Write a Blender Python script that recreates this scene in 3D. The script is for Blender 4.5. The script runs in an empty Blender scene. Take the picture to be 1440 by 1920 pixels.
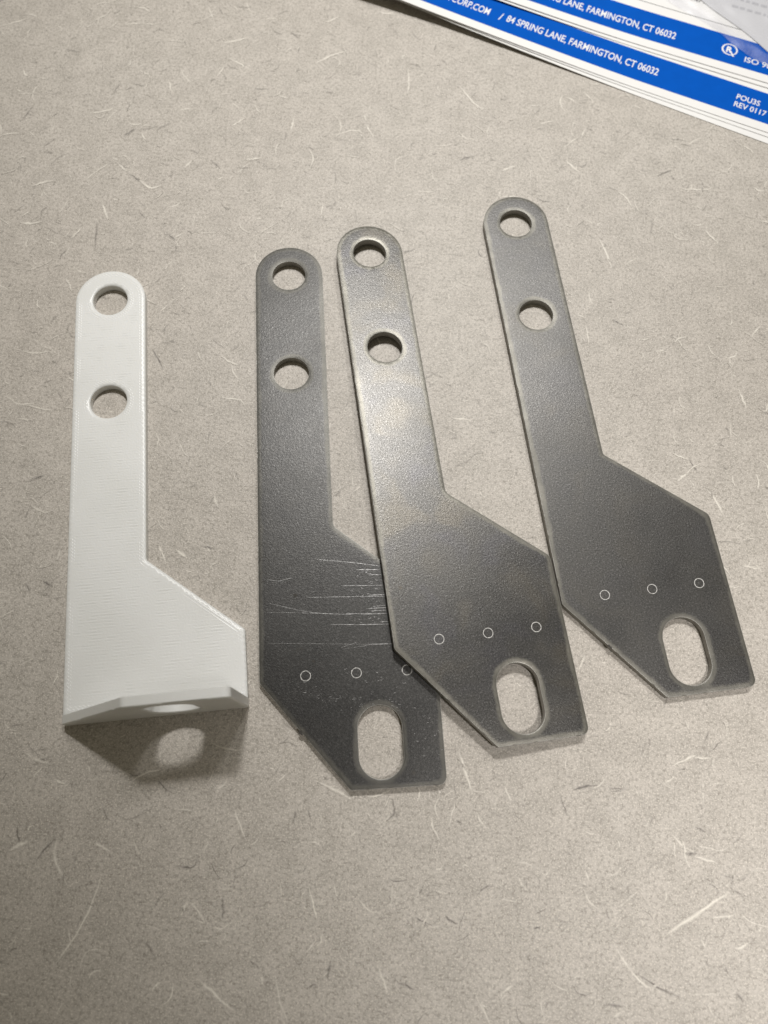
import bpy, bmesh, math, random
import numpy as np
from mathutils import Vector, Matrix
from mathutils.geometry import delaunay_2d_cdt
random.seed(7); rng = np.random.default_rng(11)
MM = 0.001
S = bpy.context.scene
COL = S.collection

# ------------------------------------------------------------------ camera
F_PX, PITCH, ROLL, H = 1442.0, 0.32659, 0.06551, 252.88        # all lengths below are millimetres
fwd = np.array([0, math.sin(PITCH), -math.cos(PITCH)])
up0 = np.array([0, math.cos(PITCH), math.sin(PITCH)]); rt0 = np.array([1.0, 0, 0])
rt = math.cos(ROLL) * rt0 + math.sin(ROLL) * up0
up = -math.sin(ROLL) * rt0 + math.cos(ROLL) * up0
cd = bpy.data.cameras.new('camera'); cam = bpy.data.objects.new('camera', cd); COL.objects.link(cam)
cam.matrix_world = Matrix(((rt[0], up[0], -fwd[0], 0), (rt[1], up[1], -fwd[1], 0), (rt[2], up[2], -fwd[2], H * MM), (0, 0, 0, 1)))
cd.sensor_fit = 'VERTICAL'; cd.sensor_height = 36.0; cd.sensor_width = 27.0
cd.lens = F_PX / 1920 * 36.0
cd.clip_start = 0.005; cd.clip_end = 50
cd.dof.use_dof = True; cd.dof.focus_distance = 0.262; cd.dof.aperture_fstop = 11.0
S.camera = cam

# ------------------------------------------------------------------ world and lamps (indoors: ceiling lights)
w = bpy.data.worlds.new('World'); S.world = w; w.use_nodes = True
bg = w.node_tree.nodes['Background']; bg.inputs['Color'].default_value = (1.0, 0.91, 0.68, 1); bg.inputs['Strength'].default_value = 0.14

def spot(name, loc, aim, radius, power, col, cone, blend=1.0):
    l = bpy.data.lights.new(name, 'SPOT'); l.energy = power; l.color = col; l.shadow_soft_size = radius
    l.spot_size = math.radians(cone); l.spot_blend = blend
    o = bpy.data.objects.new(name, l); COL.objects.link(o); o.location = loc
    o.rotation_euler = (Vector(aim) - Vector(loc)).to_track_quat('-Z', 'Y').to_euler()
    return o
spot('ceiling_lamp', (0.0, 1.08, 1.80), (0.025, 0.295, 0), 0.11, 154, (1.0, 0.985, 0.965), 22.5)
spot('ceiling_lamp', (0.46, 1.32, 1.80), (0.05, 0.295, 0), 0.11, 42, (1.0, 0.985, 0.965), 20.5)
spot('ceiling_lamp', (0.50, -0.32, 1.60), (0.155, -0.055, 0), 0.12, 128, (1.0, 0.968, 0.945), 11.0, .85)

S.view_settings.view_transform = 'Standard'; S.view_settings.look = 'None'
S.view_settings.exposure = 0.0; S.view_settings.gamma = 1.0
S.render.engine = 'CYCLES'
S.cycles.max_bounces = 8; S.cycles.use_denoising = True

# ------------------------------------------------------------------ helpers
def ray(px, z=0.0):
    """millimetre point at height z on the ray of a photograph pixel (1440 x 1920)"""
    d = fwd + rt * (px[0] - 720) / F_PX + up * (960 - px[1]) / F_PX
    s = (z - H) / d[2]
    return np.array([s * d[0], s * d[1], z])

def link(o, parent=None, **props):
    COL.objects.link(o)
    if parent is not None: o.parent = parent
    for k, v in props.items(): o[k] = v
    return o

def mesh_obj(name, V, F, mat, parent=None, smooth=False, attrs=None, **props):
    me = bpy.data.meshes.new(name)
    me.from_pydata([tuple(float(c) * MM for c in v) for v in V], [], [tuple(int(i) for i in f) for f in F])
    if attrs:
        for an, vals in attrs.items():
            a = me.attributes.new(an, 'FLOAT', 'POINT'); a.data.foreach_set('value', np.asarray(vals, dtype=np.float32))
    me.materials.append(mat)
    if smooth: me.polygons.foreach_set('use_smooth', [True] * len(me.polygons))
    me.update()
    return link(bpy.data.objects.new(name, me), parent, **props)

def empty(name, loc, rz=0.0, **props):
    o = bpy.data.objects.new(name, None); o.empty_display_size = 0.01
    o.location = [c * MM for c in loc]; o.rotation_euler = (0, 0, rz)
    return link(o, None, **props)

class NT:
    """short node-tree writer"""
    def __init__(s, name):
        s.m = bpy.data.materials.new(name); s.m.use_nodes = True; s.t = s.m.node_tree
        s.b = s.t.nodes['Principled BSDF']; s.out = s.t.nodes['Material Output']
    def n(s, typ, **kw):
        nd = s.t.nodes.new(typ)
        for k, v in kw.items():
            if k.startswith('i_'):
                key = k[2:]; key = int(key) if key.isdigit() else key.replace('_', ' ')
                sock = nd.inputs[key]
                if hasattr(v, 'is_output') or isinstance(v, bpy.types.NodeSocket): s.t.links.new(v, sock)
                else: sock.default_value = v
            else: setattr(nd, k, v)
        return nd
    def l(s, a, b): s.t.links.new(a, b)
    def math(s, op, a, b=None, clamp=False):
        nd = s.t.nodes.new('ShaderNodeMath'); nd.operation = op; nd.use_clamp = clamp
        for i, v in enumerate((a, b)):
            if v is None: continue
            if isinstance(v, (int, float)): nd.inputs[i].default_value = v
            else: s.l(v, nd.inputs[i])
        return nd.outputs[0]
    def noise(s, vec, scale, detail=2.0, rough=0.5, dist=0.0):
        nd = s.t.nodes.new('ShaderNodeTexNoise'); s.l(vec, nd.inputs['Vector'])
        nd.inputs['Scale'].default_value = scale; nd.inputs['Detail'].default_value = detail
        nd.inputs['Roughness'].default_value = rough; nd.inputs['Distortion'].default_value = dist
        return nd.outputs['Fac']
    def ramp(s, v, a, b, lo=0.0, hi=1.0, smooth=True):
        nd = s.t.nodes.new('ShaderNodeMapRange'); nd.interpolation_type = 'SMOOTHSTEP' if smooth else 'LINEAR'
        s.l(v, nd.inputs['Value'])
        nd.inputs['From Min'].default_value = a; nd.inputs['From Max'].default_value = b
        nd.inputs['To Min'].default_value = lo; nd.inputs['To Max'].default_value = hi
        return nd.outputs[0]
    def mix(s, fac, a, b):
        nd = s.t.nodes.new('ShaderNodeMix'); nd.data_type = 'RGBA'
        for i, v in ((0, fac), (6, a), (7, b)):
            if isinstance(v, (int, float)): nd.inputs[i].default_value = v
            elif isinstance(v, tuple): nd.inputs[i].default_value = (*v, 1) if len(v) == 3 else v
            else: s.l(v, nd.inputs[i])
        return nd.outputs[2]
    def coord(s): return s.t.nodes.new('ShaderNodeTexCoord').outputs['Object']
    def attr(s, name):
        nd = s.t.nodes.new('ShaderNodeAttribute'); nd.attribute_name = name; return nd.outputs['Fac']
    def bump(s, h, dist, strength=1.0, normal=None):
        nd = s.t.nodes.new('ShaderNodeBump'); s.l(h, nd.inputs['Height'])
        nd.inputs['Distance'].default_value = dist; nd.inputs['Strength'].default_value = strength
        if normal is not None: s.l(normal, nd.inputs['Normal'])
        return nd.outputs[0]
    def set(s, **kw):
        for k, v in kw.items():
            sock = s.b.inputs[k.replace('_', ' ')]
            if isinstance(v, bpy.types.NodeSocket): s.l(v, sock)
            elif isinstance(v, tuple) and len(v) == 3 and sock.type == 'RGBA': sock.default_value = (*v, 1)
            else: sock.default_value = v

def mat_table():
    m = NT('speckled_laminate'); c = m.coord()
    big = m.noise(c, 9, 3); mid = m.noise(c, 120, 4, 0.6, 0.3); fine = m.noise(c, 900, 3, 0.65); grit = m.noise(c, 2000, 2, 0.6)
    base = m.mix(m.ramp(big, .3, .7), (.505, .462, .413), (.535, .495, .446))
    base = m.mix(m.ramp(mid, .3, .72), base, m.mix(.42, base, (.30, .275, .24)))
    base = m.mix(m.ramp(fine, .42, .70, 0, .72), base, (.255, .232, .200))
    base = m.mix(m.ramp(grit, .50, .68, 0, .75), base, (.70, .65, .575))
    # stretched specks, two directions
    for ang, sc, lo in ((.6, 1.0, .63), (-.9, 1.2, .64), (2.0, .9, .64)):
        mp = m.n('ShaderNodeMapping'); m.l(c, mp.inputs['Vector']); mp.inputs['Rotation'].default_value = (0, 0, ang)
        mp.inputs['Scale'].default_value = (230 * sc, 900 * sc, 1)
        s = m.noise(mp.outputs[0], 1.0, 2, .5, .6)
        base = m.mix(m.ramp(s, lo, lo + .13, 0, .30), base, (.205, .185, .160))
    t = m.attr('tone')
    base = m.mix(m.math('MAXIMUM', t, 0.0), base, (.80, .755, .675))
    base = m.mix(m.math('MULTIPLY', m.math('MINIMUM', t, 0.0), -1.0), base, (.125, .113, .102))
    hb = m.noise(c, 1900, 2, .55); hb2 = m.noise(c, 800, 2, .5)
    hgt = m.math('ADD', hb, m.math('MULTIPLY', hb2, .9))
    m.set(Base_Color=base, Roughness=.42, Normal=m.bump(hgt, .00015, .85), IOR=1.5, Specular_IOR_Level=.24)
    return m.m

def mat_steel(name, seed, warm=0.0, dark=1.0, rough_add=0.0):
    m = NT(name); c0 = m.coord()
    mp = m.n('ShaderNodeMapping'); m.l(c0, mp.inputs['Vector']); mp.inputs['Location'].default_value = (seed, seed * .7, seed * .3)
    c = mp.outputs[0]
    cloud = m.noise(c, 28, 4, .6); mid = m.noise(c, 160, 4, .6); fine = m.noise(c, 1900, 2, .6)
    e = m.attr('edge')                                         # distance from the cut edge in mm
    wob = m.math('ADD', e, m.math('MULTIPLY', m.math('SUBTRACT', m.noise(c, 330, 4, .65), .5), 1.5))
    wob = m.math('ADD', wob, m.math('MULTIPLY', m.math('SUBTRACT', m.noise(c, 45, 2), .5), 1.8))
    band = m.ramp(wob, .75, 1.95, 1, 0)
    scale_c = m.mix(m.ramp(cloud, .3, .7), (.060, .058, .055), (.075, .072, .067))
    scale_c = m.mix(m.ramp(mid, .35, .75, 0, .5), scale_c, (.080, .076, .070))
    tint = m.noise(c, 60, 2, .5, .5)
    scale_c = m.mix(m.ramp(tint, .5, .72, 0, .45 * warm), scale_c, (.125, .108, .078))
    scale_c = m.mix(m.ramp(tint, .48, .30, 0, .45 * warm), scale_c, (.072, .070, .082))
    scale_c = m.mix(m.ramp(fine, .54, .70, 0, .6), scale_c, (.17, .166, .16))
    scale_c = m.mix(m.ramp(fine, .47, .33, 0, .65), scale_c, (.028, .027, .026))
    bandc = m.mix(m.ramp(mid, .35, .7), (.135, .127, .104), (.195, .183, .152))
    bandc = m.mix(m.ramp(fine, .5, .72, 0, .5), bandc, (.11, .103, .09))
    col = m.mix(m.math('MULTIPLY', band, .80), scale_c, bandc)
    stain = m.ramp(m.noise(c, 75, 3, .6), .70, .76, 0, .55)
    col = m.mix(stain, col, (.085, .072, .055))
    rough = m.math('ADD', m.ramp(cloud, .3, .7, .31 + rough_add, .38 + rough_add), m.math('MULTIPLY', band, .05))
    hb = m.noise(c, 2600, 2, .55); hb2 = m.noise(c, 1250, 2, .5)
    hgt = m.math('ADD', hb, m.math('MULTIPLY', hb2, .7))
    col = m.mix(1.0 - dark, col, (.02, .02, .02))
    wall = m.ramp(e, .02, .20, 1, 0, False)                    # raw laser-cut edge, paler than the rolled face
    col = m.mix(m.math('MULTIPLY', wall, .9), col, m.mix(m.ramp(mid, .35, .7), (.27, .26, .235), (.36, .35, .32)))
    metal = m.math('SUBTRACT', m.ramp(band, 0, 1, .76, .45, False), m.math('MULTIPLY', wall, .25))
    m.set(Base_Color=col, Metallic=metal, Roughness=rough, Normal=m.bump(hgt, .000042, .9), Specular_IOR_Level=.5)
    return m.m

def mat_simple(name, col, rough=.5, metal=0.0, spec=.5, noise=0.0, nscale=400, bump=0.0, bscale=900):
    m = NT(name); c = m.coord()
    if noise:
        f = m.noise(c, nscale, 3, .6)
        colr = m.mix(m.ramp(f, .3, .7), tuple(x * (1 - noise) for x in col), tuple(min(1, x * (1 + noise)) for x in col))
        m.set(Base_Color=colr)
    else: m.set(Base_Color=col)
    m.set(Roughness=rough, Metallic=metal, Specular_IOR_Level=spec)
    if bump: m.set(Normal=m.bump(m.noise(c, bscale, 2), bump))
    return m.m

def mat_printed():
    m = NT('white_printed_plastic'); c = m.coord()
    sp = m.n('ShaderNodeSeparateXYZ'); m.l(c, sp.inputs[0]); x, y, z = sp.outputs
    e = m.attr('edge')
    # layer lines run across the part, broken into short dashes
    k = 2 * math.pi / .00105
    lw = m.math('SINE', m.math('MULTIPLY', m.math('ADD', y, m.math('MULTIPLY', z, 1.0)), k))
    mp = m.n('ShaderNodeMapping'); m.l(c, mp.inputs['Vector']); mp.inputs['Scale'].default_value = (260, 520, 520)
    dash = m.noise(mp.outputs[0], 1.0, 2, .5)
    mp2 = m.n('ShaderNodeMapping'); m.l(c, mp2.inputs['Vector']); mp2.inputs['Scale'].default_value = (160, 22, 22)
    col_ = m.noise(mp2.outputs[0], 1.0, 2, .5)
    amp = m.math('MULTIPLY', m.ramp(dash, .42, .66), m.ramp(col_, .34, .62, .15, 1))
    inner = m.ramp(e, 2.2, 3.0)
    lines = m.math('MULTIPLY', m.math('MULTIPLY', lw, amp), inner)
    # perimeter beads: two dotted tracks beside the outline
    t1 = m.math('MULTIPLY', m.ramp(m.math('ABSOLUTE', m.math('SUBTRACT', e, 1.35)), .0, .34, 1, 0), 1.0)
    t2 = m.math('MULTIPLY', m.ramp(m.math('ABSOLUTE', m.math('SUBTRACT', e, 2.15)), .0, .30, 1, 0), .6)
    bead = m.math('SINE', m.math('MULTIPLY', m.math('ADD', y, m.math('MULTIPLY', x, .8)), 2 * math.pi / .0011))
    bgate = m.ramp(m.noise(c, 70, 2), .42, .58)
    beads = m.math('MULTIPLY', m.math('MULTIPLY', m.math('ADD', t1, t2), m.ramp(bead, -.1, .8)), bgate)
    fine = m.noise(c, 1400, 2, .6)
    hgt = m.math('ADD', m.math('ADD', m.math('MULTIPLY', lines, .42), m.math('MULTIPLY', beads, 1.4)), m.math('MULTIPLY', fine, .7))
    base = m.mix(m.ramp(m.noise(c, 40, 3), .3, .7), (.735, .735, .715), (.775, .775, .76))
    base = m.mix(m.math('MULTIPLY', m.ramp(lines, -.3, -.9), .16), base, (.55, .55, .53))
    base = m.mix(m.math('MULTIPLY', beads, .9), base, (.97, .97, .96))
    m.set(Base_Color=base, Roughness=.36, Normal=m.bump(hgt, .00008, .8), Subsurface_Weight=.12, Subsurface_Scale=.002,
          Subsurface_Radius=(1.0, .95, .85))
    return m.m

def mat_film():
    m = NT('clear_plastic_film'); c = m.coord()
    tr = m.n('ShaderNodeBsdfTransparent'); tr.inputs[0].default_value = (.93, .93, .94, 1)
    gl = m.n('ShaderNodeBsdfGlossy'); gl.inputs['Roughness'].default_value = .30; gl.inputs['Color'].default_value = (1, 1, 1, 1)
    df = m.n('ShaderNodeBsdfTranslucent'); df.inputs['Color'].default_value = (.8, .8, .82, 1)
    dd = m.n('ShaderNodeBsdfDiffuse'); dd.inputs['Color'].default_value = (.75, .75, .77, 1)
    a = m.n('ShaderNodeMixShader'); a.inputs[0].default_value = .5; m.l(df.outputs[0], a.inputs[1]); m.l(dd.outputs[0], a.inputs[2])
    b = m.n('ShaderNodeMixShader'); b.inputs[0].default_value = .025; m.l(tr.outputs[0], b.inputs[1]); m.l(a.outputs[0], b.inputs[2])
    lw = m.n('ShaderNodeLayerWeight'); lw.inputs['Blend'].default_value = .25
    g = m.n('ShaderNodeMixShader'); m.l(m.ramp(lw.outputs['Fresnel'], 0, 1, .005, .10, False), g.inputs[0]); m.l(b.outputs[0], g.inputs[1]); m.l(gl.outputs[0], g.inputs[2])
    nb = m.bump(m.noise(c, 260, 3, .6),   .0002, .5); m.l(nb, gl.inputs['Normal'])
    m.l(g.outputs[0], m.out.inputs['Surface'])
    return m.m

M = dict(table=mat_table(),
         steel1=mat_steel('mill_scale_steel', .31, 0.0, .47, .05), steel2=mat_steel('heat_tinted_steel', 1.7, .65, .88), steel3=mat_steel('grey_mill_steel', 2.9, .25, .70, .05),
         etch=mat_simple('etched_bright_steel', (.47, .46, .44), .55, .3, noise=.35, nscale=1500),
         scratch=mat_simple('scratched_bright_steel', (.32, .315, .31), .34, .9, noise=.5, nscale=1200),
         soot=mat_simple('burnt_residue', (.035, .030, .024), .7),
         white=mat_printed(),
         paper=mat_simple('white_paper', (.80, .79, .775), .75, spec=.25, noise=.012, nscale=60),
         ink=mat_simple('blue_ink', (.0, .088, .47), .7, spec=.04, noise=.03, nscale=200),
         print_white=mat_simple('unprinted_white', (.80, .80, .80), .6, spec=.3),
         print_black=mat_simple('black_ink', (.045, .045, .045), .6, spec=.3),
         grey=mat_simple('grey_slip', (.60, .60, .615), .7), smudge=mat_simple('grey_ink', (.47, .47, .49), .7),
         film=mat_film())

# ------------------------------------------------------------------ table top
TZ = 25.0
x0, x1, y0, y1 = -420, 420, -300, 620
V = [(x0, y0, 0), (x1, y0, 0), (x1, y1, 0), (x0, y1, 0), (x0, y0, -TZ), (x1, y0, -TZ), (x1, y1, -TZ), (x0, y1, -TZ)]
Fq = [(0, 1, 2, 3), (7, 6, 5, 4), (0, 4, 5, 1), (1, 5, 6, 2), (2, 6, 7, 3), (3, 7, 4, 0)]
table = mesh_obj('table_top', V, Fq, M['table'], kind='structure', label='grey beige laminate table top with fibre fleck pattern', category='table')

# printed fibre flecks of the laminate: thin curved ribbons, faded at ends and sides through the attribute «tone»
fv, ff, ft = [], [], []
def strand(pts, width, tone, zoff=None):
    zoff = rng.uniform(.012, .09)
    P = np.array(pts, float)
    n = len(P)
    T = np.gradient(P, axis=0); L = np.hypot(T[:, 0], T[:, 1]) + 1e-9; N = np.stack([-T[:, 1] / L, T[:, 0] / L], 1)
    b = len(fv)
    for i in range(n):
        s = i / (n - 1); tap = math.sin(math.pi * min(1, max(0, s * .94 + .03))) ** .6
        wv = width * (.35 + .65 * tap) * rng.uniform(.6, 1.25); tn = tone * tap * rng.uniform(.6, 1.1)
        for k, a in ((-1, 0.0), (0, tn), (1, 0.0)):
            q = P[i] + N[i] * k * wv; fv.append((q[0], q[1], zoff)); ft.append(max(-1, min(1, a)))
    for i in range(n - 1):
        for k in (0, 1):
            o = b + i * 3 + k; ff.append((o, o + 3, o + 4, o + 1) if False else (o + 1, o + 4, o + 3, o))
def smooth_path(P, n):
    P = np.array(P, float)
    t = np.r_[0, np.cumsum(np.hypot(*np.diff(P, axis=0).T))]; t /= t[-1]; u = np.linspace(0, 1, n)
    Q = np.stack([np.interp(u, t, P[:, 0]), np.interp(u, t, P[:, 1])], 1)
    for _ in range(2): Q[1:-1] = (Q[:-2] + 2 * Q[1:-1] + Q[2:]) / 4
    return Q
placed_white = [
 [(0, 50), (57, 33)], [(173, 212), (190, 210), (217, 202)], [(60, 350), (80, 341), (100, 338)], [(338, 128), (347, 146), (363, 157)], [(417, 80), (445, 76), (470, 68)],
 [(408, 143), (422, 122)], [(390, 13), (400, 35)], [(192, 380), (202, 412)], [(133, 448), (155, 425)], [(37, 417), (57, 420), (80, 415)],
 [(220, 305), (238, 322)], [(262, 338), (283, 355), (303, 348)], [(1250, 1752), (1307, 1713), (1367, 1672)], [(1153, 1773), (1180, 1820), (1227, 1863)],
 [(1377, 1778), (1390, 1777), (1403, 1768)], [(1260, 1437), (1285, 1424), (1307, 1415)], [(577, 1657), (597, 1730)], [(710, 1813), (727, 1863)],
 [(860, 1407), (872, 1447), (887, 1490)], [(590, 1463), (630, 1482), (662, 1500)], [(107, 1573), (98, 1607), (130, 1667)],
 [(190, 1640), (173, 1700), (143, 1753), (100, 1813)], [(437, 1513), (460, 1573)], [(370, 1833), (410, 1872), (443, 1897)], [(20, 1593), (53, 1577)],
 [(177, 1580), (207, 1597)], [(1158, 359), (1175, 370), (1184, 387)], [(1123, 447), (1135, 470), (1147, 502)], [(1324, 913), (1340, 935), (1357, 965)],
 [(1269, 903), (1290, 886)], [(345, 315), (360, 300)], [(297, 1020), (312, 1058)], [(330, 1030), (352, 1047)], [(765, 128), (768, 160), (762, 178)],
 [(862, 163), (880, 185), (905, 207)], [(1010, 232), (1042, 226)], [(684, 230), (700, 258)], [(552, 218), (545, 245)], [(1168, 128), (1205, 118)],
 [(30, 655), (62, 662), (95, 660)], [(940, 320), (968, 310)], [(1390, 1060), (1428, 1068)], [(1260, 850), (1290, 862)], [(590, 120), (620, 104), (650, 96)],
 [(460, 300), (490, 296)], [(1060, 300), (1085, 322)], [(1320, 430), (1345, 455)], [(1230, 660), (1262, 650)], [(1385, 730), (1400, 765)], [(284, 1857), (300, 1840)]]
placed_dark = [
 [(232, 255), (243, 249), (255, 240)], [(37, 228), (52, 214), (62, 197)], [(123, 93), (150, 97)], [(260, 397), (275, 410)], [(182, 417), (178, 467)],
 [(310, 433), (330, 453)], [(240, 325), (265, 341), (285, 352)], [(1367, 1670), (1388, 1674), (1407, 1685)], [(1303, 1550), (1323, 1561)], [(1130, 1883), (1173, 1887)],
 [(1050, 1493), (1057, 1510), (1063, 1530)], [(1073, 1482), (1095, 1475), (1123, 1472)], [(1140, 1478), (1173, 1480)], [(1285, 1602), (1307, 1600)], [(1000, 1740), (1014, 1739)],
 [(1193, 1823), (1227, 1850), (1283, 1873)], [(777, 1720), (795, 1728), (813, 1740)], [(833, 1713), (842, 1726), (860, 1732)], [(737, 1837), (760, 1848), (783, 1857)],
 [(735, 1497), (742, 1527), (723, 1540)], [(893, 1677), (920, 1657)], [(620, 1800), (613, 1837)], [(330, 1622), (350, 1628), (367, 1627), (370, 1607)],
 [(417, 1683), (418, 1723)], [(400, 1180), (420, 1190)], [(285, 655), (296, 672), (306, 692)], [(1075, 800), (1095, 806)], [(80, 1090), (98, 1100)],
 [(1180, 1010), (1190, 1030)], [(545, 60), (560, 72)], [(395, 300), (412, 315)], [(1230, 330), (1262, 318)], [(1148, 600), (1170, 610)], [(860, 300), (890, 292)],
 [(1372, 1660), (1373, 1640)], [(1380, 1860), (1395, 1880)], [(555, 1520), (548, 1545)], [(60, 900), (85, 890)]]
for L_, tn, wd in ((placed_white, 1.0, .54), (placed_dark, -1.0, .50)):
    for P in L_:
        Q = [ray(q)[:2] for q in P]; Q = smooth_path(Q, 9)
        Q[1:-1] += rng.normal(0, .10, (7, 2))
        strand(Q, wd * rng.uniform(.8, 1.4) * (1.5 if P[0] in ((1250, 1752), (232, 255)) else 1), tn * rng.uniform(.8, 1.1))
def random_strands(n, lmin, lmax, wmin, wmax, tmin, tmax):
    for _ in range(n):
        x, y = rng.uniform(-235, 235), rng.uniform(-130, 400)
        Lh = rng.uniform(lmin, lmax) * rng.uniform(.5, 1); a = rng.uniform(0, 2 * math.pi); k = rng.normal(0, .9) / max(Lh, 3); P = []
        m = 7; ds = Lh / m; px, py = x, y
        for i in range(m + 1):
            P.append((px, py)); px += ds * math.cos(a); py += ds * math.sin(a); a += k * ds + rng.normal(0, .22)
        strand(P, rng.uniform(wmin, wmax), rng.uniform(tmin, tmax), .02)
random_strands(1150, 4, 14, .26, .54, .3, 1.0)
random_strands(1700, 2, 6, .20, .38, .2, .85)
random_strands(900, 3, 9, .24, .48, -.9, -.3)
random_strands(3000, 1.2, 4.5, .18, .36, -.72, -.2)
mesh_obj('printed_fleck', fv, ff, M['table'], table, attrs={'tone': ft}, kind='stuff')

# ------------------------------------------------------------------ flat bracket shape shared by the steel plates and the print
def fillet(pts):
    """closed polygon of (x, y, radius) -> dense outline"""
    out = []; n = len(pts)
    for i in range(n):
        A, B, C = (np.array(pts[j % n][:2], float) for j in (i - 1, i, i + 1)); r = pts[i][2]
        u = A - B; u /= np.hypot(*u); v = C - B; v /= np.hypot(*v)
        if r <= 0: out.append(B); continue
        ang = math.acos(np.clip(u @ v, -1, 1)); d = r / math.tan(ang / 2)
        bis = (u + v) / np.hypot(*(u + v)); cen = B + bis * r / math.sin(ang / 2)
        p0, p1 = B + u * d, B + v * d
        a0 = math.atan2(*(p0 - cen)[::-1]); a1 = math.atan2(*(p1 - cen)[::-1]); da = (a1 - a0 + math.pi) % (2 * math.pi) - math.pi
        m = max(4, int(abs(da) * r / .5) + 2)
        for k in range(m): t = a0 + da * k / (m - 1); out.append(cen + r * np.array([math.cos(t), math.sin(t)]))
    return out
def densify(pts, step):
    out = []; n = len(pts)
    for i in range(n):
        a, b = np.array(pts[i]), np.array(pts[(i + 1) % n]); L = np.hypot(*(b - a)); m = max(1, int(math.ceil(L / step)))
        for k in range(m): out.append(a + (b - a) * k / m)
    return np.array(out)
def circle(cx, cy, r, n=56): return np.array([(cx + r * math.cos(2 * math.pi * k / n), cy + r * math.sin(2 * math.pi * k / n)) for k in range(n)])
def slot(cx, ya, yb, r, n=22):
    P = [(cx + r * math.cos(t), yb - r + r * math.sin(t)) for t in np.linspace(0, math.pi, n)]
    P += [(cx + r * math.cos(t), ya + r + r * math.sin(t)) for t in np.linspace(math.pi, 2 * math.pi, n)]
    return densify(P, 1.0)
W = 25.4
def arc_top(w): return [(w / 2 + w / 2 * math.cos(t), w / 2 * math.sin(t), 0) for t in np.linspace(math.pi, 0, 41)]
def flat_outline(rc=3.0, ro=3.0):
    return fillet([(0.0, -152.3, 2.2)] + arc_top(W) + [(W, -101.1, rc), (57.1, -127.5, ro), (57.2, -186.3, 2.6), (27.5, -186.2, 1.2)])
HOLES = [circle(12.65, 0, 6.35), circle(12.65, -42, 6.45)]
SLOT = slot(37.5, -183.6, -161.3, 7.0)

def seg_dist(P, loops):
    D = np.full(len(P), 1e9)
    for L in loops:
        A = L; B = np.roll(L, -1, 0); d = B - A; dd = (d * d).sum(1) + 1e-12
        for s in range(0, len(P), 2000):
            Q = P[s:s + 2000]; t = np.clip(((Q[:, None, :] - A[None]) * d[None]).sum(2) / dd[None], 0, 1)
            r = np.hypot(*np.moveaxis(Q[:, None, :] - A[None] - t[..., None] * d[None], 2, 0)); D[s:s + 2000] = np.minimum(D[s:s + 2000], r.min(1))
    return D
def inside(P, L):
    x, y = P[:, 0], P[:, 1]; c = np.zeros(len(P), bool)
    for (ax, ay), (bx, by) in zip(L, np.roll(L, -1, 0)):
        c ^= ((ay > y) != (by > y)) & (x < (bx - ax) * (y - ay) / (by - ay + 1e-30) + ax)
    return c
def offset_loop(L, d):
    T = np.roll(L, -1, 0) - np.roll(L, 1, 0); T /= np.hypot(*T.T)[:, None] + 1e-12
    return L + np.stack([-T[:, 1], T[:, 0]], 1) * d
def area2(L): return (L[:, 0] * np.roll(L[:, 1], -1) - np.roll(L[:, 0], -1) * L[:, 1]).sum()

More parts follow.
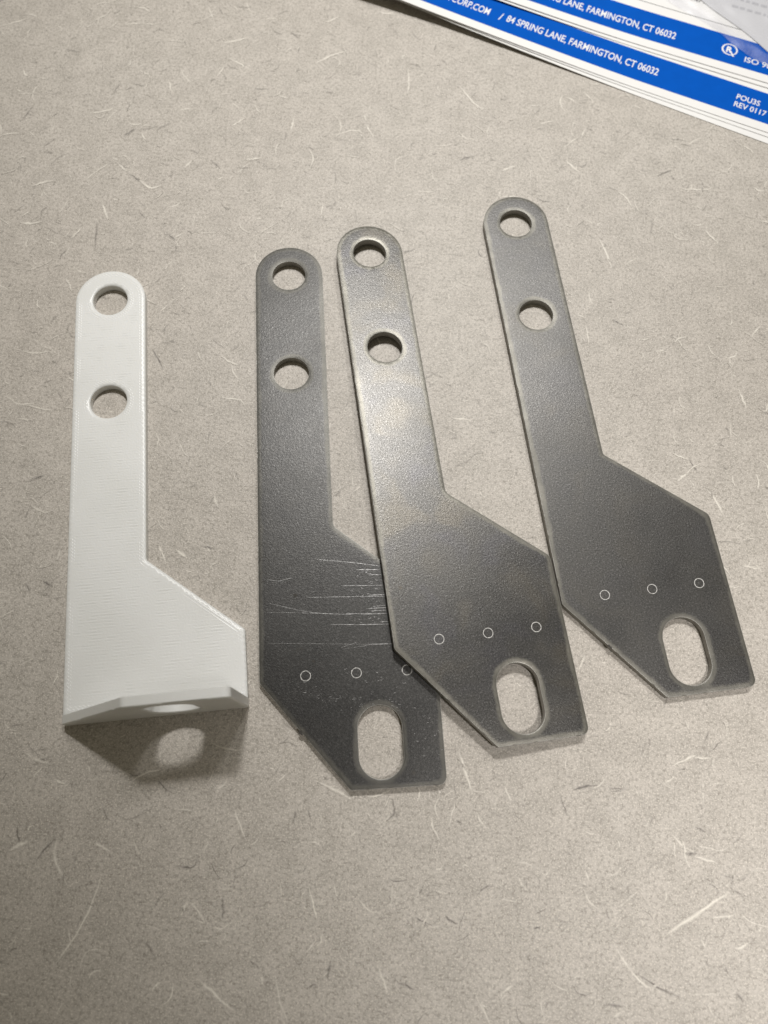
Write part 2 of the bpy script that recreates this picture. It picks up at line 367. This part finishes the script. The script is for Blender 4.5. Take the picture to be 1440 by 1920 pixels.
def plate(name, outline, holes, thick, profile, mat, parent, grid=1.0, ring=.22, warp=None, **props):
    """solid sheet: top z=0, bottom z=-thick, rims worn by profile(distance to edge)"""
    outline = densify(outline, 1.0)
    if area2(outline) < 0: outline = outline[::-1]
    loops = [outline] + [h if area2(h) < 0 else h[::-1] for h in holes]      # outline ccw, holes cw: left is always inside
    pts, edges = [], []
    for L in loops:
        b = len(pts); n = len(L); pts += [tuple(q) for q in L]; edges += [(b + i, b + (i + 1) % n) for i in range(n)]
    nrim = len(pts)
    for L in loops:
        R = offset_loop(L, ring); keep = (seg_dist(R, loops) > ring * .85); pts += [tuple(q) for q in R[keep]]
    lo, hi = outline.min(0), outline.max(0)
    gx, gy = np.meshgrid(np.arange(lo[0] + .4, hi[0], grid), np.arange(lo[1] + .4, hi[1], grid)); G = np.stack([gx.ravel(), gy.ravel()], 1)
    G[:, 0] += (np.round((G[:, 1] - lo[1]) / grid) % 2) * grid / 2
    ok = inside(G, outline)
    for h in loops[1:]: ok &= ~inside(G, h)
    G = G[ok]; G = G[seg_dist(G, loops) > ring + .35]; pts += [tuple(q) for q in G]
    vs, es, fs, *_ = delaunay_2d_cdt([Vector(q) for q in pts], edges, [], 0, 1e-5)
    P = np.array([tuple(v) for v in vs]); C = np.array([P[list(f)].mean(0) for f in fs])
    ok = inside(C, outline)
    for h in loops[1:]: ok &= ~inside(C, h)
    fs = [f for f, k in zip(fs, ok) if k]
    d = seg_dist(P, loops); zt = -profile(d); zb = -thick + np.minimum(.12, np.where(d < .05, .12, 0))
    wz = warp(P) if warp is not None else np.zeros(len(P))
    n = len(P)
    V = np.vstack([np.c_[P, zt + wz], np.c_[P, zb + wz]])
    Fc = []
    for f in fs:
        a = P[list(f)]; s = (a[1] - a[0])[0] * (a[2] - a[0])[1] - (a[1] - a[0])[1] * (a[2] - a[0])[0]
        f = tuple(f) if s > 0 else tuple(f)[::-1]; Fc.append(f); Fc.append(tuple(i + n for i in f[::-1]))
    # boundary edges -> walls (separate vertices would double; sharp edges are marked instead)
    cnt = {}
    for f in Fc[::2]:
        for i in range(3): a, b = f[i], f[(i + 1) % 3]; cnt[(a, b)] = 1
    rim = [(a, b) for (a, b) in cnt if (b, a) not in cnt]
    for a, b in rim: Fc.append((b, a, a + n, b + n))
    me_attr = np.r_[d, np.where(d < .05, 0.0, 9.0)]
    o = mesh_obj(name, V, Fc, mat, parent, True, {'edge': me_attr}, **props)
    rs = set((min(a, b), max(a, b)) for a, b in rim) | set((min(a, b) + n, max(a, b) + n) for a, b in rim)
    sh = np.array([tuple(sorted(e.vertices)) in rs for e in o.data.edges]); at = o.data.attributes.new('sharp_edge', 'BOOLEAN', 'EDGE'); at.data.foreach_set('value', sh)
    return o

def steel_profile(d): return np.where(d < .05, .055, .008 * np.exp(-d / .2)) + .05 * np.clip(1 - d / 2.6, 0, 1) ** 2

def ring_mesh(cx, cy, r, wd, z, n=40, seed=0):
    R = np.random.default_rng(seed); V, Fc = [], []
    for k in range(n):
        t = 2 * math.pi * k / n; j = R.normal(0, .015); ww = wd * R.uniform(.7, 1.25)
        for rr, zz in ((r - ww / 2 + j, z), (r + ww / 2 + j, z), (r + ww / 2 + j, z - .03), (r - ww / 2 + j, z - .03)): V.append((cx + rr * math.cos(t), cy + rr * math.sin(t), zz))
    for k in range(n):
        a, b = k * 4, ((k + 1) % n) * 4
        for i in range(4): Fc.append((a + i, a + (i + 1) % 4, b + (i + 1) % 4, b + i))
    return V, [f[::-1] for f in Fc]

T3 = 3.0
STEEL = [((-54.71, 175.72, T3), .1230, 'steel1', 'steel bracket plate with scratched lower face, lying partly under its neighbour', 0),
         ((-24.40, 186.57, T3), .2014, 'steel2', 'steel bracket plate with yellowish heat sheen, its left edge resting on another plate', 1),
         ((32.06, 205.99, T3), .1911, 'steel3', 'steel bracket plate lying flat beside the tilted plate, nearest the papers', 2)]
steel_objs = []
first = None
for loc, rz, mk, label, idx in STEEL:
    e = empty('steel_bracket', loc, rz, label=label, category='bracket', group='flat laser cut steel brackets on the table')
    if idx == 1:                                   # tilted: z = 2.06 - .0773 x - .0184 y in its own frame
        nrm = Vector((.0773, .0184, 1)).normalized(); q = Vector((0, 0, 1)).rotation_difference(nrm)
        e.rotation_mode = 'QUATERNION'; e.rotation_quaternion = Matrix.Rotation(rz, 3, 'Z').to_quaternion() @ q
        e.location = (loc[0] * MM, loc[1] * MM, (T3 + 2.06) * MM)
    outl = flat_outline((3.6, 3.2, 1.2)[idx], (2.5, 3.0, 3.4)[idx])
    plate('plate', outl, HOLES + [SLOT], T3, steel_profile, M[mk], e)
    for k, dx in enumerate((14.75, 31.0, 47.25)):
        V, Fc = ring_mesh(dx, -150.9, 1.58, .23, .018, seed=10 * idx + k); mesh_obj('bend_mark', V, Fc, M['etch'], e)
    steel_objs.append(e)

def local(e_idx, px, z=T3):
    (lx, ly, _), rz = STEEL[e_idx][0], STEEL[e_idx][1]
    P = ray(px, z); X, Y = P[0] - lx, P[1] - ly; c, s = math.cos(rz), math.sin(rz); return np.array([c * X + s * Y, -s * X + c * Y])

# scratches and burn marks on the first plate
sv, sf = [], []
def ribbon(V, Fc, P, wd, z=.012):
    P = np.array(P, float); T = np.gradient(P, axis=0); L = np.hypot(*T.T) + 1e-9; N = np.stack([-T[:, 1] / L, T[:, 0] / L], 1); b = len(V)
    for i in range(len(P)):
        s = i / (len(P) - 1); ww = wd * (.25 + .75 * math.sin(math.pi * (.05 + .9 * s)) ** .5) * rng.uniform(.5, 1.2) / 2
        for k in (-1, 1): V.append((*(P[i] + N[i] * k * ww), z))
    for i in range(len(P) - 1): o = b + 2 * i; Fc.append((o, o + 2, o + 3, o + 1)[::-1])
def px_scratch(pts, wd, n=14): ribbon(sv, sf, smooth_path([local(0, q) for q in pts], n), wd)
for pts, wd in (([(594, 1049), (655, 1054), (712, 1061)], .10), ([(668, 1068), (712, 1068)], .16), ([(690, 1078), (714, 1077)], .14), ([(640, 1098), (680, 1098), (718, 1097)], .10),
                ([(575, 1120), (640, 1119), (722, 1118)], .11), ([(690, 1116), (721, 1115)], .16), ([(505, 1131), (550, 1142), (590, 1150), (650, 1152), (724, 1150)], .12), ([(500, 1148), (560, 1149), (610, 1151)], .08),
                ([(650, 1151), (690, 1151), (726, 1150)], .26), ([(690, 1141), (724, 1139)], .14), ([(700, 1137), (722, 1135)], .12), ([(695, 1145), (724, 1144)], .12),
                ([(620, 1171), (680, 1171), (730, 1170)], .16), ([(712, 1166), (729, 1165)], .12), ([(500, 1206), (600, 1207), (690, 1208)], .07), ([(690, 1208), (735, 1207)], .20),
                ([(640, 1214), (670, 1204)], .08), ([(645, 1217), (690, 1210)], .08), ([(500, 1086), (520, 1090), (545, 1084)], .10)): px_scratch(pts, wd)
for _ in range(150):                                     # small scuffs
    u = rng.uniform(0, 1)
    x, y = (rng.normal(690, 14), rng.uniform(1068, 1168)) if u < .25 else (rng.uniform(555, 745), 1300 + rng.normal(0, 9)) if u < .6 else (rng.uniform(640, 760), rng.uniform(1255, 1330)) if u < .8 else (rng.uniform(775, 832), rng.uniform(1300, 1420))
    if u < .6 and u >= .25: y += (x - 600) * .22
    a = rng.uniform(-.5, .5); L = rng.uniform(1, 5); P = [(x, y), (x + L * math.cos(a), y + L * math.sin(a))]
    ribbon(sv, sf, [local(0, q) for q in P], rng.uniform(.10, .22))
mesh_obj('scratch_marks', sv, sf, M['scratch'], steel_objs[0], kind='stuff')
bv, bf = [], []
def px_burn(i, pts, wd, V, Fc, n=10): ribbon(V, Fc, smooth_path([local(i, q) for q in pts], n), wd, .016)
for cx, cy, r, a0, a1 in ((496, 1026, 8, 0, 180), (495, 1054, 11, -20, 190), (494, 1082, 9, 20, 200), (495, 1098, 8, 60, 140), (567, 1241, 6, 60, 200)):
    px_burn(0, [(cx + r * math.cos(math.radians(t)), cy - r * math.sin(math.radians(t))) for t in np.linspace(a0, a1, 9)], .22, bv, bf)
px_burn(0, [(500, 1083), (515, 1088), (535, 1086)], .24, bv, bf)
px_burn(0, [(551, 1114), (556, 1119)], 1.5, bv, bf, 4); px_burn(0, [(586, 1238), (590, 1242)], 1.0, bv, bf, 4)
px_burn(0, [(560, 1370), (567, 1378)], .9, bv, bf, 5)
mesh_obj('burn_marks', bv, bf, M['soot'], steel_objs[0], kind='stuff')
bv, bf = [], []
px_burn(2, [(1385, 1227), (1397, 1228)], 1.3, bv, bf, 5)
px_burn(2, [(1140, 1209), (1147, 1216)], .9, bv, bf, 5)
mesh_obj('burn_mark', bv, bf, M['soot'], steel_objs[2], kind='stuff')

# ------------------------------------------------------------------ white printed bracket
SC = 1.0094; TW = 3.2
pr = empty('printed_bracket', (-120.19, 159.18, TW), .1619, label='white 3D printed angle bracket with upright slotted flange', category='bracket')
pr.scale = (SC, SC, 1)
def print_profile(d): return np.where(d < .05, .42, .10 * np.exp(-d / .35))
oz = fillet([(0.0, -149.0, .0)] + arc_top(W) + [(25.6, -101.4, 1.2), (57.0, -127.5, 1.4), (57.0, -149.0, 0)])
plate('plate', oz, [circle(12.6, 0, 6.3), circle(12.55, -42, 6.45)], TW, print_profile, M['white'], pr)
# flange: outline in (x, height above table)
FH = 36.0
fo = fillet([(0, 0, 0), (57.0, 0, 0), (57.0, FH, 1.8), (27.6, FH, 2.4), (0.0, 3.6, .8)])
fl = plate('flange', fo, [slot(37.5, 8.0, 31.5, 7.0)], 3.0, lambda d: np.where(d < .05, .40, .08 * np.exp(-d / .35)), M['white'], pr)
# stand it up: its outer face looks to -y; x stays x, sheet y becomes height
fl.matrix_local = Matrix.Translation((0, -152.0 * MM, -TW * MM)) @ Matrix.Rotation(math.radians(90), 4, 'X')

# ------------------------------------------------------------------ papers
def sheet_frame(O, deg): 
    t = math.radians(deg); return np.array(O, float), np.array([math.cos(t), math.sin(t)]), np.array([-math.sin(t), math.cos(t)])
class Sheet:
    def __init__(s, O, deg, z, u0, wd, dp, lift, lift2, label, wav=0.0):
        s.O, s.U, s.Vv = sheet_frame(O, deg); s.z0, s.lift, s.lift2, s.wav = z, lift, lift2, wav
        nu, nv = 72, 56; us = np.linspace(u0, u0 + wd, nu); vs = dp * np.linspace(0, 1, nv) ** 1.6
        V, Fc = [], []
        for lay in (0, 1):
            for v in vs:
                for u in us: V.append(s.at(u, v, -.09 * lay))
        n = nu * nv
        for j in range(nv - 1):
            for i in range(nu - 1):
                a = j * nu + i; f = (a, a + 1, a + nu + 1, a + nu); Fc.append(f); Fc.append(tuple(k + n for k in f[::-1]))
        ring = [i for i in range(nu)] + [j * nu + nu - 1 for j in range(1, nv)] + [(nv - 1) * nu + i for i in range(nu - 2, -1, -1)] + [j * nu for j in range(nv - 2, 0, -1)]
        for a, b in zip(ring, ring[1:] + ring[:1]): Fc.append((b, a, a + n, b + n))
        s.o = mesh_obj('paper_sheet', V, Fc, M['paper'], None, label=label, category='paper', group='printed sheets stacked on the table')
    def z(s, u, v):
        a = np.clip((-u - 55) / 140, 0, 1.6)
        b = math.exp(-max(v, 0) / 45.0)
        return s.z0 + s.lift * a ** 1.5 * (.35 + .65 * b) + s.lift2 * b * .3 + s.wav * math.sin(u / 23.0) * b
    def at(s, u, v, dz=0.0):
        P = s.O + s.U * u + s.Vv * v; return (P[0], P[1], s.z(u, v) + dz)
    def strip(s, name, u0, u1, v0, v1, mat, dz=.025, n=90, m=6):
        V = [s.at(u0 + (u1 - u0) * i / n, v0 + (v1 - v0) * j / m, dz) for j in range(m + 1) for i in range(n + 1)]
        Fc = [(j * (n + 1) + i, j * (n + 1) + i + 1, (j + 1) * (n + 1) + i + 1, (j + 1) * (n + 1) + i) for j in range(m) for i in range(n)]
        return mesh_obj(name, V, Fc, mat, s.o)
    def text(s, body, u, v, h, wscale, mat, align='RIGHT', bold=0.0, fit=None, dz=.05, name='lettering'):
        cu = bpy.data.curves.new('t', 'FONT'); cu.body = body; cu.size = 1.0; cu.align_x = 'LEFT'; cu.offset = bold; cu.resolution_u = 4
        to = bpy.data.objects.new('t', cu); COL.objects.link(to); dg = bpy.context.evaluated_depsgraph_get()
        me = bpy.data.meshes.new_from_object(to.evaluated_get(dg)); bpy.data.objects.remove(to)
        P = np.array([tuple(q.co) for q in me.vertices]); F_ = [tuple(f.vertices) for f in me.polygons]; bpy.data.meshes.remove(me)
        cap = .70; sc = h / cap; xs = P[:, 0] - P[:, 0].min(); wd = xs.max()
        k = (fit / wd) if fit else sc * wscale
        xs = xs * k; off = u - xs.max() if align == 'RIGHT' else u
        V = [s.at(off + a, v + b * sc, dz) for a, b in zip(xs, P[:, 1])]
        return mesh_obj(name, V, F_, mat, s.o)

OA, TA = (150.51, 265.11), -19.84
OB, TB = (153.15, 291.90), -17.50
sD = Sheet((150.2, 259.6), -21.7, .15, -188, 216, 279, 4.6, .2, 'bottom white sheet of the stack, resting on the table')
sC = Sheet((150.3, 263.0), -20.6, .32, -192, 216, 279, 5.0, .4, 'white sheet just under the one with the revision code', .05)
sA = Sheet(OA, TA, .50, -195, 216, 279, 5.6, .6, 'sheet with blue footer band carrying the small revision code', .08)
sB2 = Sheet((152.6, 289.6), -18.1, .74, -190, 216, 279, 6.6, .5, 'blank edged sheet between the two blue banded sheets', .06)
sB = Sheet(OB, TB, .95, -187, 216, 279, 7.2, .7, 'topmost sheet with blue footer band and round emblem', .06)
for s_ in (sA, sB): s_.strip('footer_band', -400 + 212, 28 if s_ is sB else 20.5, 4.3, 20.9, M['ink'])
# footer lines
sA.text('84 SPRING LANE, FARMINGTON, CT 06032', -51.6, 10.6, 4.0, 1, M['print_white'], 'RIGHT', .012, fit=70.4)
sA.text('/', -124.0, 10.0, 4.2, .8, M['print_white'], 'RIGHT', .012)
sA.text('MOTTCORP.COM', -130.2, 10.4, 4.0, 1, M['print_white'], 'RIGHT', .012, fit=27.5)
sA.text('POU3S', -16.8, 12.5, 2.9, 1, M['print_white'], 'LEFT', .012, fit=10.2)
sA.text('REV 0117', -16.8, 8.1, 2.9, 1, M['print_white'], 'LEFT', .012, fit=14.0)
sB.text('84 SPRING LANE, FARMINGTON, CT 06032', -43.6, 9.2, 4.0, 1, M['print_white'], 'RIGHT', .012, fit=70.4)
sB.text('ISO 9001', -12.2, 8.2, 3.0, 1, M['print_white'], 'LEFT', .01, fit=15.4)
sB.text('other material.', -26.4, 35.2, 2.3, 1, M['print_black'], 'RIGHT', .004, fit=18.5)
sB.strip('footer_rule', -150, -9.0, 25.95, 26.25, M['print_black'], .03, 60, 1)
# round emblem: ring of uneven weight with an R whose leg crosses it
def emblem():
    cu_, cv = -19.6, 12.6; V, Fc = [], []; n = 56
    for k in range(n):
        t = 2 * math.pi * k / n; ro = 3.35; ri = 2.95 - .30 * abs(math.cos(t - .5))
        V.append(sB.at(cu_ + ro * 1.06 * math.cos(t), cv + ro * math.sin(t), .05)); V.append(sB.at(cu_ + ri * 1.06 * math.cos(t) + .05, cv + ri * math.sin(t), .05))
    for k in range(n): a, b = 2 * k, 2 * ((k + 1) % n); Fc.append((a, b, b + 1, a + 1))
    return mesh_obj('emblem_ring', V, Fc, M['print_white'], sB.o)
emblem()
sB.text('R', -21.0, 10.9, 3.3, 1, M['print_white'], 'LEFT', .035, fit=2.7, name='emblem_letter')
V = [sB.at(*q, .055) for q in ((-19.5, 11.9), (-18.9, 12.1), (-16.9, 9.2), (-17.6, 9.0))]
mesh_obj('emblem_tail', V, [(3, 2, 1, 0)], M['print_white'], sB.o)

# ------------------------------------------------------------------ clear plastic bag with a grey slip, lying on the topmost sheet
def bag():
    root = empty('plastic_bag', (170, 345, 3.0), 0, label='crumpled clear plastic bag corner lying on the topmost sheet', category='bag')
    def z_at(x, y):
        d = np.array([x, y]) - sB.O; return sB.z(float(d @ sB.U), float(d @ sB.Vv))
    R = np.random.default_rng(5); ph = R.uniform(0, 6.28, 8)
    a = ray((1268, 0), 3.0)[:2]; b = ray((1440, 118), 3.0)[:2]; U = (b - a) / np.hypot(*(b - a)); N = np.array([-U[1], U[0]])
    nu, nv = 90, 60; Vb = []
    for j in range(nv):
        v = 120 * (j / (nv - 1)) ** 1.5
        for i in range(nu):
            u = -40 + 130 * i / (nu - 1)
            q = a + U * (u + .6 * math.sin(v * .35)) + N * (v + .9 * math.sin(u * .16 + ph[0]) * math.exp(-v / 8))
            h = .25 + 1.8 * (1 - math.exp(-v / 9)) + .38 * abs(math.sin((v * .30 + .05 * u) + ph[1])) * (1 - math.exp(-v / 3)) + .22 * math.sin(u * .16 - v * .30 + ph[2]) + .10 * math.sin(u * .5 + v * .6 + ph[3])
            Vb.append((q[0] - 170, q[1] - 345, z_at(*q) + h + .15 - 3.0))
    Fb = [(j * nu + i, j * nu + i + 1, (j + 1) * nu + i + 1, (j + 1) * nu + i) for j in range(nv - 1) for i in range(nu - 1)]
    mesh_obj('film', Vb, Fb, M['film'], root, True)
    # seam along the folded edge
    seam = []
    for i in range(nu):
        p0 = np.array(Vb[i]); p1 = np.array(Vb[nu * 9 + i]); seam += [tuple(p0 + (0, 0, .12)), tuple(p0 * .35 + p1 * .65 + (0, 0, .2))]
    mesh_obj('seam', seam, [(2 * i, 2 * i + 2, 2 * i + 3, 2 * i + 1) for i in range(nu - 1)], M['film'], root, True)
    # grey slip inside
    a2 = ray((1332, 0), 3.5)[:2]; b2 = ray((1440, 84), 3.5)[:2]; U2 = (b2 - a2) / np.hypot(*(b2 - a2)); N2 = np.array([-U2[1], U2[0]])
    V, n, m = [], 24, 18
    for j in range(m):
        for i in range(n):
            q = a2 + U2 * (-30 + 90 * i / (n - 1)) + N2 * (60 * j / (m - 1) + .5 * math.sin(i * .6)); V.append((q[0] - 170, q[1] - 345, z_at(*q) + .22 - 3.0))
    mesh_obj('grey_slip', V, [(j * n + i, j * n + i + 1, (j + 1) * n + i + 1, (j + 1) * n + i) for j in range(m - 1) for i in range(n - 1)], M['grey'], root)
    # faint illegible print on the slip
    V, F_ = [], []; R2 = np.random.default_rng(9); dU, dV = sB.U, sB.Vv
    for row in range(3):
        u = 1.0
        while u < 24:
            L_ = R2.uniform(1.2, 3.2); b_ = len(V); o_ = ray((1372, 2), 3.5)[:2] + dV * (2.5 + row * 5.2 - 2.6)
            for du, dv in ((u, 0), (u + L_, 0), (u + L_, 1.5), (u, 1.5)):
                q = o_ + dU * du + dV * dv; V.append((q[0] - 170, q[1] - 345, z_at(*q) + .27 - 3.0))
            F_.append((b_, b_ + 1, b_ + 2, b_ + 3)); u += L_ + R2.uniform(.5, 1.0)
    mesh_obj('faint_print', V, F_, M['smudge'], root, kind='stuff')
    return root
bag()
